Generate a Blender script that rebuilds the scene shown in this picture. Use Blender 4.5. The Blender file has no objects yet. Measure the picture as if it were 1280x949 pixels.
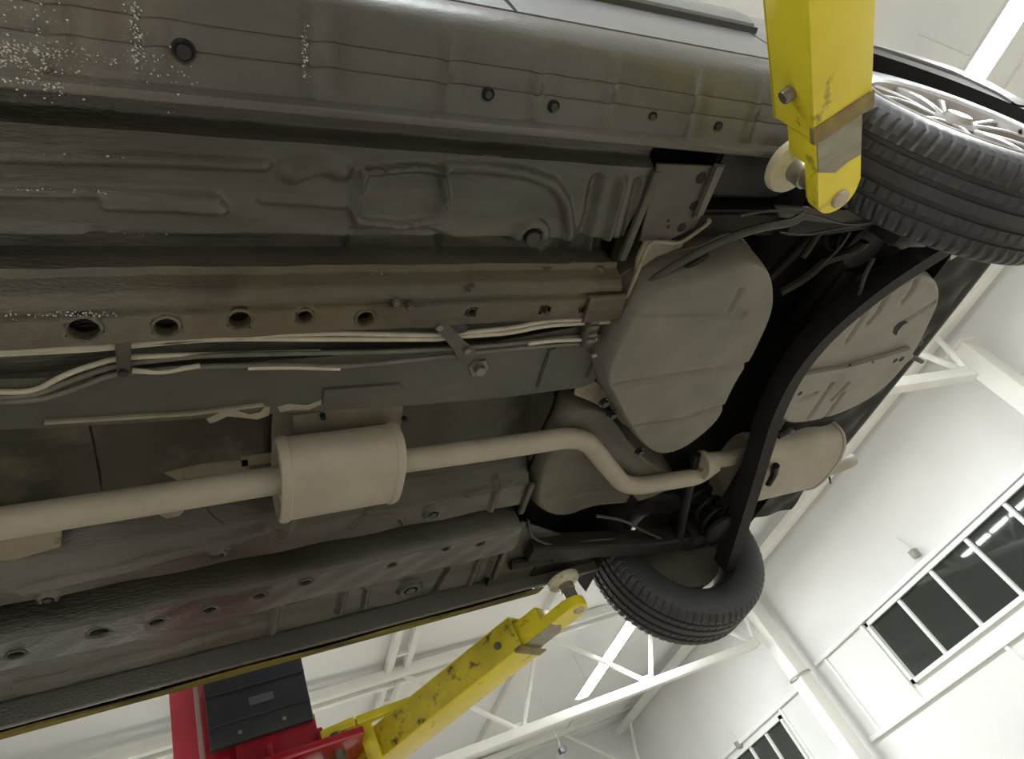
import bpy, bmesh, math, random
import numpy as np
from mathutils import Vector, Matrix
random.seed(7)
rng = np.random.RandomState(5)
SC = bpy.context.scene
COL = SC.collection

# ------------------------------------------------------------------ camera
# Car frame: X to the rear, Y to the car's right, Z up; z = 0 is the sill flange.
ZO = 2.1                                   # the sill flange stands 2.1 m above the shop floor
CAM_R = np.array([[0.884187427, -0.243256464, -0.398796798],
                  [-0.088560755, 0.750939095, -0.654406195],
                  [0.458660644, 0.613935475, 0.642427931]])   # rows: right, down, forward
CAM_C = np.array([-1.5719332, -1.0631592, -0.9046799])
FPX = 833.2125
cam = bpy.data.cameras.new('camera')
cam.sensor_fit = 'HORIZONTAL'; cam.sensor_width = 36.0; cam.lens = 36.0 * FPX / 1280.0
cam.clip_start = 0.02; cam.clip_end = 200
cam_o = bpy.data.objects.new('camera', cam); COL.objects.link(cam_o)
r_, d_, f_ = CAM_R
cam_o.matrix_world = Matrix(((r_[0], -d_[0], -f_[0], CAM_C[0]), (r_[1], -d_[1], -f_[1], CAM_C[1]),
                             (r_[2], -d_[2], -f_[2], CAM_C[2] + ZO), (0, 0, 0, 1)))
SC.camera = cam_o

# ------------------------------------------------------------------ world, exposure
w = bpy.data.worlds.new('night'); SC.world = w; w.use_nodes = True
w.node_tree.nodes['Background'].inputs[0].default_value = (0.02, 0.025, 0.03, 1)
w.node_tree.nodes['Background'].inputs[1].default_value = 0.3
SC.view_settings.view_transform = 'Standard'; SC.view_settings.look = 'None'
SC.view_settings.gamma = 1.0; SC.view_settings.use_curve_mapping = False
SC.view_settings.exposure = 0.0
LAMP_W = 262.0                              # watts of one two-tube ceiling lamp
# ceiling lamps hang in rows along Y: (x, y centre, z) in the car frame
LAMPS = [(4.35, 8.45, 2.42, .75), (4.35, 3.3, 2.42, .40), (4.05, -1.75, 2.42, 1.0),
         (-1.2, 8.6, 2.50, 1.0), (-4.6, -3.4, 2.6, 1.0), (0.0, -5.0, 2.5, .85)]

def U(px, py, z=None, Y=None, X=None):
    """survey ray: the point of the place on a plane of known height, depth or side"""
    d = CAM_R.T @ np.array([(px - 640) / FPX, (py - 474.5) / FPX, 1.0])
    if z is not None: t = (z - CAM_C[2]) / d[2]
    elif Y is not None: t = (Y - CAM_C[1]) / d[1]
    else: t = (X - CAM_C[0]) / d[0]
    return CAM_C + t * d
def UP(pts, z):
    out = []
    for q in pts:
        out.append(U(q[0], q[1], z=q[2] if len(q) > 2 else z))
    return np.array(out)

# ------------------------------------------------------------------ materials
MATS = {}
def mat(name, c1, c2=None, scale=8.0, detail=6.0, rough=0.5, rough2=None, metal=0.0, bump=0.0, bscale=60.0,
        coat=0.0, c3=None, c3scale=3.0, c3lo=0.55, c3hi=0.7, lo=0.35, hi=0.65, stretch=(1, 1, 1), emit=None, estr=0.0, spec=0.5, wet=False):
    m = bpy.data.materials.new(name); m.use_nodes = True; nt = m.node_tree; b = nt.nodes['Principled BSDF']
    b.inputs['Base Color'].default_value = (*c1, 1); b.inputs['Roughness'].default_value = rough
    b.inputs['Metallic'].default_value = metal; b.inputs['Coat Weight'].default_value = coat
    b.inputs['Coat Roughness'].default_value = 0.15
    b.inputs['Specular IOR Level'].default_value = spec
    if emit:
        b.inputs['Emission Color'].default_value = (*emit, 1); b.inputs['Emission Strength'].default_value = estr
    tc = nt.nodes.new('ShaderNodeTexCoord'); mp = nt.nodes.new('ShaderNodeMapping')
    mp.inputs['Scale'].default_value = stretch
    nt.links.new(tc.outputs['Object'], mp.inputs[0])
    def noise(s, dt=6.0):
        n = nt.nodes.new('ShaderNodeTexNoise'); n.inputs['Scale'].default_value = s; n.inputs['Detail'].default_value = dt
        n.inputs['Roughness'].default_value = 0.6
        nt.links.new(mp.outputs[0], n.inputs['Vector']); return n
    def ramp(n, a, z_):
        r = nt.nodes.new('ShaderNodeMapRange'); r.inputs['From Min'].default_value = a; r.inputs['From Max'].default_value = z_
        nt.links.new(n.outputs['Fac'], r.inputs['Value']); return r
    col = None
    if c2:
        n = noise(scale, detail); r = ramp(n, lo, hi)
        mx = nt.nodes.new('ShaderNodeMix'); mx.data_type = 'RGBA'
        mx.inputs['A'].default_value = (*c1, 1); mx.inputs['B'].default_value = (*c2, 1)
        nt.links.new(r.outputs[0], mx.inputs['Factor']); col = mx.outputs['Result']
        if rough2 is not None:
            rr = nt.nodes.new('ShaderNodeMapRange'); rr.inputs['To Min'].default_value = rough; rr.inputs['To Max'].default_value = rough2
            nt.links.new(r.outputs[0], rr.inputs['Value']); nt.links.new(rr.outputs[0], b.inputs['Roughness'])
    if c3:
        n = noise(c3scale, 8); r = ramp(n, c3lo, c3hi)
        mx = nt.nodes.new('ShaderNodeMix'); mx.data_type = 'RGBA'
        if col: nt.links.new(col, mx.inputs['A'])
        else: mx.inputs['A'].default_value = (*c1, 1)
        mx.inputs['B'].default_value = (*c3, 1)
        nt.links.new(r.outputs[0], mx.inputs['Factor']); col = mx.outputs['Result']
    if col: nt.links.new(col, b.inputs['Base Color'])
    if bump > 0:
        n = noise(bscale, 5); bp = nt.nodes.new('ShaderNodeBump'); bp.inputs['Strength'].default_value = bump
        bp.inputs['Distance'].default_value = 0.004
        nt.links.new(n.outputs['Fac'], bp.inputs['Height']); nt.links.new(bp.outputs[0], b.inputs['Normal'])
        if coat: nt.links.new(bp.outputs[0], b.inputs['Coat Normal'])
    if wet:                                   # film of water and droplets towards the front of the car
        sx = nt.nodes.new('ShaderNodeSeparateXYZ'); nt.links.new(tc.outputs['Object'], sx.inputs[0])
        nz = noise(3.0, 4); ad = nt.nodes.new('ShaderNodeMath'); ad.operation = 'MULTIPLY_ADD'; ad.inputs[1].default_value = 0.5
        nt.links.new(nz.outputs['Fac'], ad.inputs[0]); nt.links.new(sx.outputs['X'], ad.inputs[2])
        mr = nt.nodes.new('ShaderNodeMapRange'); mr.inputs['From Min'].default_value = -1.15; mr.inputs['From Max'].default_value = -1.40
        nt.links.new(ad.outputs[0], mr.inputs['Value']); nt.links.new(mr.outputs[0], b.inputs['Coat Weight'])
        b.inputs['Coat Roughness'].default_value = 0.06
        n2 = noise(210.0, 2); b2 = nt.nodes.new('ShaderNodeBump'); b2.inputs['Strength'].default_value = 0.9; b2.inputs['Distance'].default_value = 0.006
        nt.links.new(n2.outputs['Fac'], b2.inputs['Height']); nt.links.new(b2.outputs[0], b.inputs['Coat Normal'])
    MATS[name] = m
    return m

M = MATS
mat('white_wall', (0.80, 0.80, 0.78), (0.75, 0.75, 0.74), scale=0.8, rough=0.7, bump=0.05, bscale=30)
mat('white_ceiling', (0.80, 0.80, 0.79), (0.76, 0.76, 0.75), scale=0.5, rough=0.75, bump=0.05, bscale=12)
mat('white_steel', (0.80, 0.79, 0.74), (0.72, 0.71, 0.66), scale=2.0, rough=0.45)
mat('white_frame', (0.84, 0.84, 0.82), rough=0.4)
mat('shop_floor', (0.36, 0.325, 0.255), (0.27, 0.245, 0.195), scale=1.2, rough=0.35, rough2=0.6, bump=0.1)
mat('night_glass', (0.03, 0.036, 0.031), rough=0.03, spec=0.6)
mat('tube_glow', (1, 1, 1), rough=0.4, emit=(1.0, 0.985, 0.95), estr=30.0)
mat('lamp_housing', (0.82, 0.82, 0.80), rough=0.4)
mat('grey_box', (0.30, 0.30, 0.27), rough=0.5)
# car
mat('underseal', (0.098, 0.094, 0.078), (0.026, 0.026, 0.020), scale=4.5, lo=0.38, hi=0.64, rough=0.36, rough2=0.28, bump=0.35, bscale=150, coat=0.25,
    c3=(0.060, 0.049, 0.033), c3scale=2.6, c3lo=0.52, c3hi=0.72, wet=True, stretch=(0.30, 1, 1))
mat('sill_coat', (0.115, 0.112, 0.104), (0.075, 0.073, 0.065), scale=4, rough=0.30, rough2=0.36, bump=0.22, bscale=170, coat=0.35,
    c3=(0.115, 0.095, 0.065), c3scale=3.2, c3lo=0.55, c3hi=0.75, wet=True, stretch=(0.5, 1, 1))
mat('rail_steel', (0.105, 0.086, 0.048), (0.066, 0.061, 0.047), scale=4.5, rough=0.42, rough2=0.55, bump=0.35, bscale=90,
    c3=(0.04, 0.026, 0.015), c3scale=7, c3lo=0.54, c3hi=0.68, wet=True, stretch=(0.5, 1, 1))
mat('tunnel_plate', (0.075, 0.073, 0.06), (0.055, 0.054, 0.044), scale=5, rough=0.45, rough2=0.6, bump=0.2, bscale=80,
    c3=(0.12, 0.10, 0.07), c3scale=4, stretch=(0.5, 1, 1))
mat('shield_olive', (0.062, 0.057, 0.038), (0.04, 0.037, 0.026), scale=5, rough=0.5, bump=0.25, bscale=40,
    c3=(0.11, 0.10, 0.068), c3scale=5, c3lo=0.56, c3hi=0.66)
mat('shield_pale', (0.27, 0.245, 0.185), (0.19, 0.17, 0.125), scale=9, rough=0.6, bump=0.15, bscale=30,
    c3=(0.12, 0.085, 0.05), c3scale=14, c3lo=0.60, c3hi=0.68)
mat('exhaust_metal', (0.38, 0.35, 0.285), (0.32, 0.293, 0.235), scale=7, rough=0.55, bump=0.12, bscale=120,
    c3=(0.28, 0.23, 0.17), c3scale=10, c3lo=0.6, c3hi=0.8)
mat('tank_grey', (0.165, 0.155, 0.125), (0.135, 0.128, 0.105), scale=5, rough=0.5, rough2=0.6, bump=0.2, bscale=60,
    c3=(0.11, 0.10, 0.078), c3scale=4, c3lo=0.56, c3hi=0.75)
mat('pan_grey', (0.25, 0.238, 0.205), (0.20, 0.19, 0.162), scale=6, rough=0.5, bump=0.15, bscale=50,
    c3=(0.2, 0.165, 0.12), c3scale=6, c3lo=0.58, c3hi=0.72)
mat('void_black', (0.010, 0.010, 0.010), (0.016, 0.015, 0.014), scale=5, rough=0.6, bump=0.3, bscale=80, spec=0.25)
mat('chassis_black', (0.011, 0.011, 0.010), (0.018, 0.017, 0.015), scale=6, rough=0.4, rough2=0.6, bump=0.2, bscale=70, spec=0.25)
mat('axle_brown', (0.016, 0.0145, 0.010), (0.034, 0.029, 0.018), scale=6, rough=0.5, bump=0.25, bscale=70, spec=0.25)
mat('line_cream', (0.52, 0.49, 0.40), (0.4, 0.37, 0.3), scale=20, rough=0.4)
mat('hose_grey', (0.05, 0.048, 0.042), (0.03, 0.029, 0.025), scale=14, rough=0.5)
mat('shield_mid', (0.118, 0.108, 0.082), (0.085, 0.078, 0.058), scale=5, rough=0.55, bump=0.2, bscale=60)
mat('line_dull', (0.15, 0.145, 0.12), (0.09, 0.088, 0.072), scale=14, rough=0.45)
mat('bracket_dark', (0.055, 0.050, 0.040), (0.08, 0.070, 0.053), scale=15, rough=0.5, bump=0.2)
mat('rubber_plug', (0.018, 0.019, 0.021), rough=0.35)
mat('bolt_steel', (0.25, 0.24, 0.21), (0.15, 0.14, 0.12), scale=40, rough=0.35, metal=0.7)
mat('tyre_rubber', (0.030, 0.032, 0.036), (0.042, 0.044, 0.048), scale=12, rough=0.42, rough2=0.55, bump=0.1, bscale=90)
mat('alloy', (0.36, 0.345, 0.33), (0.30, 0.285, 0.275), scale=6, rough=0.38, metal=0.5)
mat('alloy_inner', (0.05, 0.047, 0.044), (0.035, 0.033, 0.031), scale=8, rough=0.5, metal=0.2)
mat('drum_brown', (0.085, 0.074, 0.058), (0.05, 0.044, 0.035), scale=9, rough=0.6)
mat('car_paint', (0.20, 0.205, 0.215), (0.185, 0.19, 0.20), scale=60, rough=0.36, metal=0.35, coat=0.35)
mat('bumper_black', (0.014, 0.014, 0.014), (0.02, 0.02, 0.02), scale=10, rough=0.5)
mat('glass_dark', (0.015, 0.017, 0.018), rough=0.05)
mat('sill_reflection', (0.24, 0.20, 0.035), (0.14, 0.11, 0.03), scale=7, rough=0.85, spec=0.1, c3=(0.04, 0.035, 0.02), c3scale=5, c3lo=0.5, c3hi=0.62, stretch=(0.5, 1, 1))  # yellow reflection in the glossy far sill, put into the colour
mat('water_film', (0.55, 0.55, 0.5), rough=0.05, metal=0.55, spec=0.9, coat=1.0)
# lift
mat('yellow_paint', (0.86, 0.74, 0.035), (0.78, 0.66, 0.03), scale=6, rough=0.38, c3=(0.20, 0.15, 0.02), c3scale=13, c3lo=0.62, c3hi=0.70, coat=0.2)
mat('yellow_worn', (0.72, 0.60, 0.03), (0.50, 0.41, 0.03), scale=10, rough=0.45, c3=(0.09, 0.065, 0.02), c3scale=16, c3lo=0.56, c3hi=0.66)
mat('worn_edge', (0.16, 0.115, 0.06), (0.30, 0.23, 0.05), scale=22, rough=0.5)
mat('bare_steel', (0.34, 0.33, 0.27), (0.24, 0.225, 0.17), scale=12, rough=0.4, metal=0.6, stretch=(3, 1, 1))
mat('pin_steel', (0.52, 0.45, 0.36), (0.4, 0.33, 0.25), scale=20, rough=0.4, metal=0.4)
mat('pad_cream', (0.62, 0.58, 0.44), (0.42, 0.38, 0.27), scale=14, rough=0.55, c3=(0.12, 0.10, 0.06), c3scale=20, c3lo=0.6, c3hi=0.7)
mat('red_paint', (0.42, 0.012, 0.028), (0.36, 0.01, 0.022), scale=5, rough=0.25, coat=0.5)
mat('red_light', (0.78, 0.09, 0.13), (0.68, 0.07, 0.10), scale=5, rough=0.35)
mat('pale_strip', (0.55, 0.42, 0.40), rough=0.4)
mat('black_rubber', (0.030, 0.036, 0.042), (0.040, 0.046, 0.052), scale=10, rough=0.45)
mat('tag_grey', (0.13, 0.13, 0.15), rough=0.4)

# ------------------------------------------------------------------ mesh helpers
def link(name, me, material, parent=None, angle=35, smooth=True):
    o = bpy.data.objects.new(name, me); COL.objects.link(o)
    if material: me.materials.append(M[material] if isinstance(material, str) else material)
    if smooth and len(me.polygons):
        me.polygons.foreach_set('use_smooth', [True] * len(me.polygons))
        me.set_sharp_from_angle(angle=math.radians(angle))
    if parent is not None: o.parent = parent
    return o
def from_bm(name, bm, material, parent=None, angle=35, smooth=True):
    me = bpy.data.meshes.new(name); bm.normal_update(); bm.to_mesh(me); bm.free()
    return link(name, me, material, parent, angle, smooth)
def from_arrays(name, V, F, material, parent=None, angle=35):
    me = bpy.data.meshes.new(name); me.from_pydata([tuple(map(float, v)) for v in V], [], [tuple(map(int, q)) for q in F]); me.update()
    return link(name, me, material, parent, angle)
def grid_faces(n, m, wrap_m=False, wrap_n=False):
    F = []
    for i in range(n if wrap_n else n - 1):
        i2 = (i + 1) % n
        for j in range(m if wrap_m else m - 1):
            j2 = (j + 1) % m
            F.append((i * m + j, i2 * m + j, i2 * m + j2, i * m + j2))
    return F
def bm_box(bm, c, s, rot=None, bev=0.0):
    mtx = Matrix.Translation(Vector(c)) @ (rot.to_4x4() if rot is not None else Matrix.Identity(4)) @ Matrix.Diagonal((*s, 1))
    g = bmesh.ops.create_cube(bm, size=1.0, matrix=mtx)
    if bev > 0:
        vs = set(g['verts']); es = [e for e in bm.edges if e.verts[0] in vs and e.verts[1] in vs]
        bmesh.ops.bevel(bm, geom=es, offset=bev, segments=2, affect='EDGES', profile=0.5, clamp_overlap=True)
def box(name, c, s, material, parent=None, rot=None, bev=0.004):
    bm = bmesh.new(); bm_box(bm, c, s, rot, bev); return from_bm(name, bm, material, parent)
def resample(path, step):
    path = np.array(path, float); out = [path[0]]
    for a, b in zip(path[:-1], path[1:]):
        n = max(1, int(np.linalg.norm(b - a) / step))
        for k in range(1, n + 1): out.append(a + (b - a) * k / n)
    return np.array(out)
def round_path(path, rad, n=7):
    """replace each corner by a quadratic bend"""
    P = np.array(path, float); out = [P[0]]
    for i in range(1, len(P) - 1):
        a, b, c = P[i - 1], P[i], P[i + 1]
        la, lc = np.linalg.norm(a - b), np.linalg.norm(c - b); r = min(rad, la * .48, lc * .48)
        p0 = b + (a - b) / la * r; p2 = b + (c - b) / lc * r
        for k in range(n + 1):
            t = k / n; out.append((1 - t) ** 2 * p0 + 2 * t * (1 - t) * b + t * t * p2)
    out.append(P[-1]); return np.array(out)
def bm_tube(bm, path, r, seg=12, cap=True):
    P = np.array(path, float); n = len(P); rr = np.broadcast_to(np.array(r, float), (n,))
    T = np.gradient(P, axis=0); T /= np.linalg.norm(T, axis=1)[:, None] + 1e-12
    up = np.array([0, 0, 1.0]) if abs(T[0][2]) < 0.9 else np.array([0, 1.0, 0])
    u = np.cross(T[0], up); u /= np.linalg.norm(u); rings = []
    for i in range(n):
        u = u - T[i] * (u @ T[i]); u /= np.linalg.norm(u); v = np.cross(T[i], u)
        rings.append([bm.verts.new(P[i] + rr[i] * (math.cos(a) * u + math.sin(a) * v)) for a in np.linspace(0, 2 * math.pi, seg, endpoint=False)])
    for a, b in zip(rings[:-1], rings[1:]):
        for j in range(seg): bm.faces.new((a[j], a[(j + 1) % seg], b[(j + 1) % seg], b[j]))
    if cap:
        bm.faces.new(rings[0][::-1]); bm.faces.new(rings[-1])
def tube(name, path, r, material, parent=None, seg=12):
    bm = bmesh.new(); bm_tube(bm, path, r, seg); bmesh.ops.recalc_face_normals(bm, faces=bm.faces); return from_bm(name, bm, material, parent)
def bm_lathe(bm, prof, seg=48, origin=(0, 0, 0), axis='Y', closed=False):
    """prof: (radius, along). axis along Y, Z or X"""
    rings = []
    for r, a in prof:
        ring = []
        for k in range(seg):
            t = 2 * math.pi * k / seg; c, s = r * math.cos(t), r * math.sin(t)
            q = (c, a, s) if axis == 'Y' else (c, s, a) if axis == 'Z' else (a, c, s)
            ring.append(bm.verts.new(Vector(q) + Vector(origin)))
        rings.append(ring)
    pairs = list(zip(rings[:-1], rings[1:])) + ([(rings[-1], rings[0])] if closed else [])
    for a, b in pairs:
        for j in range(seg): bm.faces.new((a[j], a[(j + 1) % seg], b[(j + 1) % seg], b[j]))
    if not closed:
        if prof[0][0] > 1e-4: bm.faces.new(rings[0])
        if prof[-1][0] > 1e-4: bm.faces.new(rings[-1][::-1])
    return rings
def lathe(name, prof, material, parent=None, seg=40, origin=(0, 0, 0), axis='Y', closed=False, angle=35):
    bm = bmesh.new(); bm_lathe(bm, prof, seg, origin, axis, closed)
    bmesh.ops.remove_doubles(bm, verts=bm.verts, dist=1e-6); bmesh.ops.recalc_face_normals(bm, faces=bm.faces)
    return from_bm(name, bm, material, parent, angle)
def bm_prism(bm, outline, a, b, axis='Z', bev=0.0):
    def pt(q, h): return (q[0], q[1], h) if axis == 'Z' else (q[0], h, q[1]) if axis == 'Y' else (h, q[0], q[1])
    lo = [bm.verts.new(pt(q, a)) for q in outline]; hi = [bm.verts.new(pt(q, b)) for q in outline]; n = len(outline)
    fs = [bm.faces.new(lo), bm.faces.new(hi[::-1])]
    for i in range(n): fs.append(bm.faces.new((lo[i], hi[i], hi[(i + 1) % n], lo[(i + 1) % n])))
    if bev > 0:
        es = list(fs[0].edges) + list(fs[1].edges)
        bmesh.ops.bevel(bm, geom=es, offset=bev, segments=2, affect='EDGES', clamp_overlap=True)
    bmesh.ops.recalc_face_normals(bm, faces=bm.faces)
def prism(name, outline, a, b, material, parent=None, axis='Z', bev=0.002, angle=35):
    bm = bmesh.new(); bm_prism(bm, outline, a, b, axis, bev); return from_bm(name, bm, material, parent, angle)
def beam(name, a, b, wd, ht, material, parent=None, bev=0.003):
    """rectangular bar from a to b"""
    a, b = Vector(a), Vector(b); d = b - a; q = d.to_track_quat('X', 'Z')
    return box(name, (a + b) / 2, (d.length, wd, ht), material, parent, q.to_matrix(), bev)
def smooth_outline(pts, n=120, it=2):
    P = np.array(pts, float)
    for _ in range(it):                      # Chaikin corner cutting
        Q = np.roll(P, -1, 0); P = np.stack([.75 * P + .25 * Q, .25 * P + .75 * Q], 1).reshape(-1, P.shape[1])
    L = np.r_[0, np.cumsum(np.linalg.norm(np.roll(P, -1, 0) - P, axis=1))]; PP = np.vstack([P, P[:1]])
    t = np.linspace(0, L[-1], n, endpoint=False)
    return np.stack([np.interp(t, L, PP[:, k]) for k in range(P.shape[1])], 1)
def seg_dist(X, Y, poly):
    D = np.full(np.shape(X), 9.0)
    for (ax, ay), (bx, by) in zip(poly[:-1], poly[1:]):
        dx, dy = bx - ax, by - ay; t = np.clip(((X - ax) * dx + (Y - ay) * dy) / (dx * dx + dy * dy + 1e-12), 0, 1)
        D = np.minimum(D, np.hypot(X - ax - t * dx, Y - ay - t * dy))
    return D
def inside(X, Y, poly):
    c = np.zeros(np.shape(X), bool); n = len(poly)
    for i in range(n):
        (x1, y1), (x2, y2) = poly[i][:2], poly[(i + 1) % n][:2]
        k = ((y1 > Y) != (y2 > Y)) & (X < (x2 - x1) * (Y - y1) / (y2 - y1 + 1e-12) + x1); c ^= k
    return c
def bump1(d, wd): return np.clip(1 - (d / wd) ** 2, 0, 1) ** 2
def sstep(a, b, x): t = np.clip((x - a) / (b - a), 0, 1); return t * t * (3 - 2 * t)
def blob(name, outline, zb, zt, rim, disp, material, parent, rings=26, n=140, it=2):
    """a pressed pan or tank hanging from zt down to zb, seen from below; rim: share of the outline used by the rounded wall"""
    O = smooth_outline(outline, n, it)[:, :2]; c = O.mean(0); V = []
    ks = [1.02, 1.0] + [1 - rim * (1 - math.cos(a)) for a in np.linspace(0.25, math.pi / 2, 8)] + list(np.linspace(1 - rim, 0.02, rings))[1:]
    for i, s in enumerate(ks):
        P = c + (O - c) * s
        if i == 0: z = np.full(n, zt)
        elif s > 1 - rim:
            u = (s - (1 - rim)) / rim; z = np.full(n, zb + (zt - zb) * .9 * (1 - math.sqrt(max(0, 1 - u * u))))
        else: z = np.full(n, zb)
        z = z + disp(P[:, 0], P[:, 1]) * (0 if i == 0 else min(1.0, (1 - s) / max(rim, .01)))
        V += list(np.column_stack([P, z]))
    F = grid_faces(len(ks), n, wrap_m=True); m = len(ks) - 1
    F.append(tuple(m * n + j for j in range(n)))
    return from_arrays(name, V, F, material, parent, 50)
def ellipse(cx, cy, a, b, n=24): return [(cx + a * math.cos(t), cy + b * math.sin(t)) for t in np.linspace(0, 2 * math.pi, n, endpoint=False)]

def thing(name, label, cat, loc=(0, 0, 0), group=None):
    o = bpy.data.objects.new(name, None); COL.objects.link(o); o.location = loc
    o.empty_display_size = 0.2
    o['label'] = label; o['category'] = cat
    if group: o['group'] = group
    return o
def tag(o, label, cat, group=None):
    o['label'] = label; o['category'] = cat
    if group: o['group'] = group
    return o
def struct(o, label=None):
    o['kind'] = 'structure'
    if label: o['label'] = label
    return o
def copy_tree(o, parent=None):
    c = o.copy(); COL.objects.link(c); c.parent = parent
    for ch in list(o.children): copy_tree(ch, c)
    return c

# ================================================================== THE ROOM (world z = car z + ZO)
X0, X1, Y0, Y1 = -7.5, 7.5, -6.5, 14.5
def ceil_z(x): return ZO + 3.2 - 0.03 * x
fl = box('floor', ((X0 + X1) / 2, (Y0 + Y1) / 2, -0.05), (X1 - X0 + .6, Y1 - Y0 + .6, 0.1), 'shop_floor', bev=0); struct(fl, 'grey concrete workshop floor')
bm = bmesh.new()
for z_off in (0, .12):
    pass
vs = [bm.verts.new(q) for q in ((X0 - .3, Y0 - .3, ceil_z(X0)), (X1 + .3, Y0 - .3, ceil_z(X1)), (X1 + .3, Y1 + .3, ceil_z(X1)), (X0 - .3, Y1 + .3, ceil_z(X0)))]
vt = [bm.verts.new(v.co + Vector((0, 0, .12))) for v in vs]
bm.faces.new(vs); bm.faces.new(vt[::-1])
for i in range(4): bm.faces.new((vs[i], vt[i], vt[(i + 1) % 4], vs[(i + 1) % 4]))
bmesh.ops.recalc_face_normals(bm, faces=bm.faces)
struct(from_bm('ceiling', bm, 'white_ceiling', smooth=False), 'white sloping workshop ceiling')
def wall_box(name, c, s, label): return struct(box(name, c, s, 'white_wall', bev=0), label)
HT = 5.6
wall_box('wall_left', ((X0 + X1) / 2, Y0 - .1, HT / 2), (X1 - X0 + .4, .2, HT), 'white workshop wall on the car\'s left')
wall_box('wall_right', ((X0 + X1) / 2, Y1 + .1, HT / 2), (X1 - X0 + .4, .2, HT), 'white workshop wall on the car\'s right')
wall_box('wall_front', (X0 - .1, (Y0 + Y1) / 2, HT / 2), (.2, Y1 - Y0, HT), 'white workshop wall ahead of the car')
# back wall with real window openings
WINS = [(2.96, 6.6, .10, 1.0), (9.47, 11.9, .06, .86), (-3.2, .4, .12, 1.02)]
bm = bmesh.new(); ys = sorted({Y0, Y1, *[v for q in WINS for v in q[:2]]})
for a, b in zip(ys[:-1], ys[1:]):
    hit = [q for q in WINS if q[0] <= a + 1e-6 and q[1] >= b - 1e-6]
    spans = [(0, HT)] if not hit else [(0, hit[0][2] + ZO), (hit[0][3] + ZO, HT)]
    for lo, hi in spans: bm_box(bm, (X1 + .1, (a + b) / 2, (lo + hi) / 2), (.2, b - a, hi - lo))
struct(from_bm('wall_back', bm, 'white_wall', smooth=False), 'white wall with high dark windows behind the car')
def window(name, q, n, label):
    y0, y1, z0, z1 = q; z0 += ZO; z1 += ZO
    e = thing(name, label, 'window', (X1, (y0 + y1) / 2, z0)); del e['category']; e['kind'] = 'structure'
    L = lambda x, y, z: (x - X1, y - (y0 + y1) / 2, z - z0)
    bm = bmesh.new()
    for y in (y0, y1): bm_box(bm, L(X1 - .01, y, (z0 + z1) / 2), (.10, .06, z1 - z0 + .06))
    for z in (z0, z1): bm_box(bm, L(X1 - .01, (y0 + y1) / 2, z), (.10, y1 - y0 + .06, .06))
    from_bm('window_frame', bm, 'white_frame', e, smooth=False)
    st = (y1 - y0) / n
    for k in range(n):
        box('pane', L(X1 + .012, y0 + (k + .5) * st, (z0 + z1) / 2), (.008, st - .02, z1 - z0 - .02), 'night_glass', e, bev=0)
        if k: box('mullion', L(X1, y0 + k * st, (z0 + z1) / 2), (.08, .05, z1 - z0), 'white_frame', e, bev=.004)
    return e
window('window_1', WINS[0], 5, 'dark five-pane window right of the raised car, lamps mirrored in it')
window('window_2', WINS[1], 4, 'dark window at the bottom edge of the picture beyond the column')
window('window_3', WINS[2], 5, 'dark five-pane window behind the near wheel')
# trims between the columns
def trim(k, y0, y1, z, hgt=.07, dep=.06): struct(box('trim_%d' % k, (X1 - dep / 2, (y0 + y1) / 2, z + ZO), (dep, y1 - y0, hgt), 'white_frame', bev=.006))
trim(1, 2.5, 8.0, 1.09); trim(2, 2.5, 8.0, -.15); trim(3, 8.3, 14.0, 1.0); trim(4, 8.3, 14.0, -.15); trim(5, -5, 2.2, 1.12); trim(6, -5, 2.2, -.12)
k = 7
for y, za, zb in ((5.1, -2.0, -.18), (7.75, -.12, 1.05), (9.38, -.12, .97), (6.72, -.12, 1.05)):
    struct(box('trim_%d' % k, (X1 - .02, y, (za + zb) / 2 + ZO), (.04, .06, zb - za), 'white_frame', bev=.005)); k += 1
# upper corner beam
struct(box('trim_%d' % k, (7.18, 4.0, ZO + 2.76), (.22, 20.5, .12), 'white_steel', bev=.01))

# columns on the back wall
for y, lab in ((8.08, 'white steel column by the wall, right of the far rear wheel'), (2.35, 'white steel column top beside the bumper corner'), (-3.7, 'white steel column behind the near wheel, mostly hidden')):
    e = thing('column', lab, 'column', (7.12, y, 0), 'wall columns')
    box('post', (0, 0, (2.42 + ZO) / 2), (.26, .26, 2.42 + ZO), 'white_steel', e, bev=.02)
    box('cap_plate', (0, 0, 2.42 + ZO), (.34, .34, .03), 'white_steel', e, bev=.004)
    lathe('strap', [(.19, 0), (.193, 0), (.193, .03), (.19, .03)], 'grey_box', e, 24, (0, 0, 1.02 + ZO), 'Z', True)

# roof trusses along X
def truss(y, zb, zt, xa, xb, npan, lab):
    e = thing('roof_truss', lab, 'truss', (xa, y, zb + ZO), 'roof trusses')
    ln = xb - xa; h = zt - zb
    beam('bottom_chord', (0, 0, 0), (ln, 0, 0), .13, .13, 'white_steel', e, .02)
    for s in (-1, 1): beam('top_chord', (0, s * .12, h), (ln + .6, s * .12, h), .10, .14, 'white_steel', e, .01)
    st = ln / npan
    for i in range(npan + 1):
        x = ln - i * st
        if x > .05:
            beam('web_member', (x, 0, 0), (max(x - st * .62, 0), -.06, h), .055, .055, 'white_steel', e, .006)
            beam('web_member', (x, 0, 0), (min(x + st * .38, ln + .5), .06, h), .055, .055, 'white_steel', e, .006)
    for i in range(npan):
        beam('gusset', (ln - i * st - .1, 0, .05), (ln - i * st + .1, 0, .05), .02, .16, 'white_steel', e, .002)
    return e
truss(8.16, 1.75, 3.0, -6.6, 6.8, 6, 'white roof truss crossing below the far rear wheel')
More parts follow.
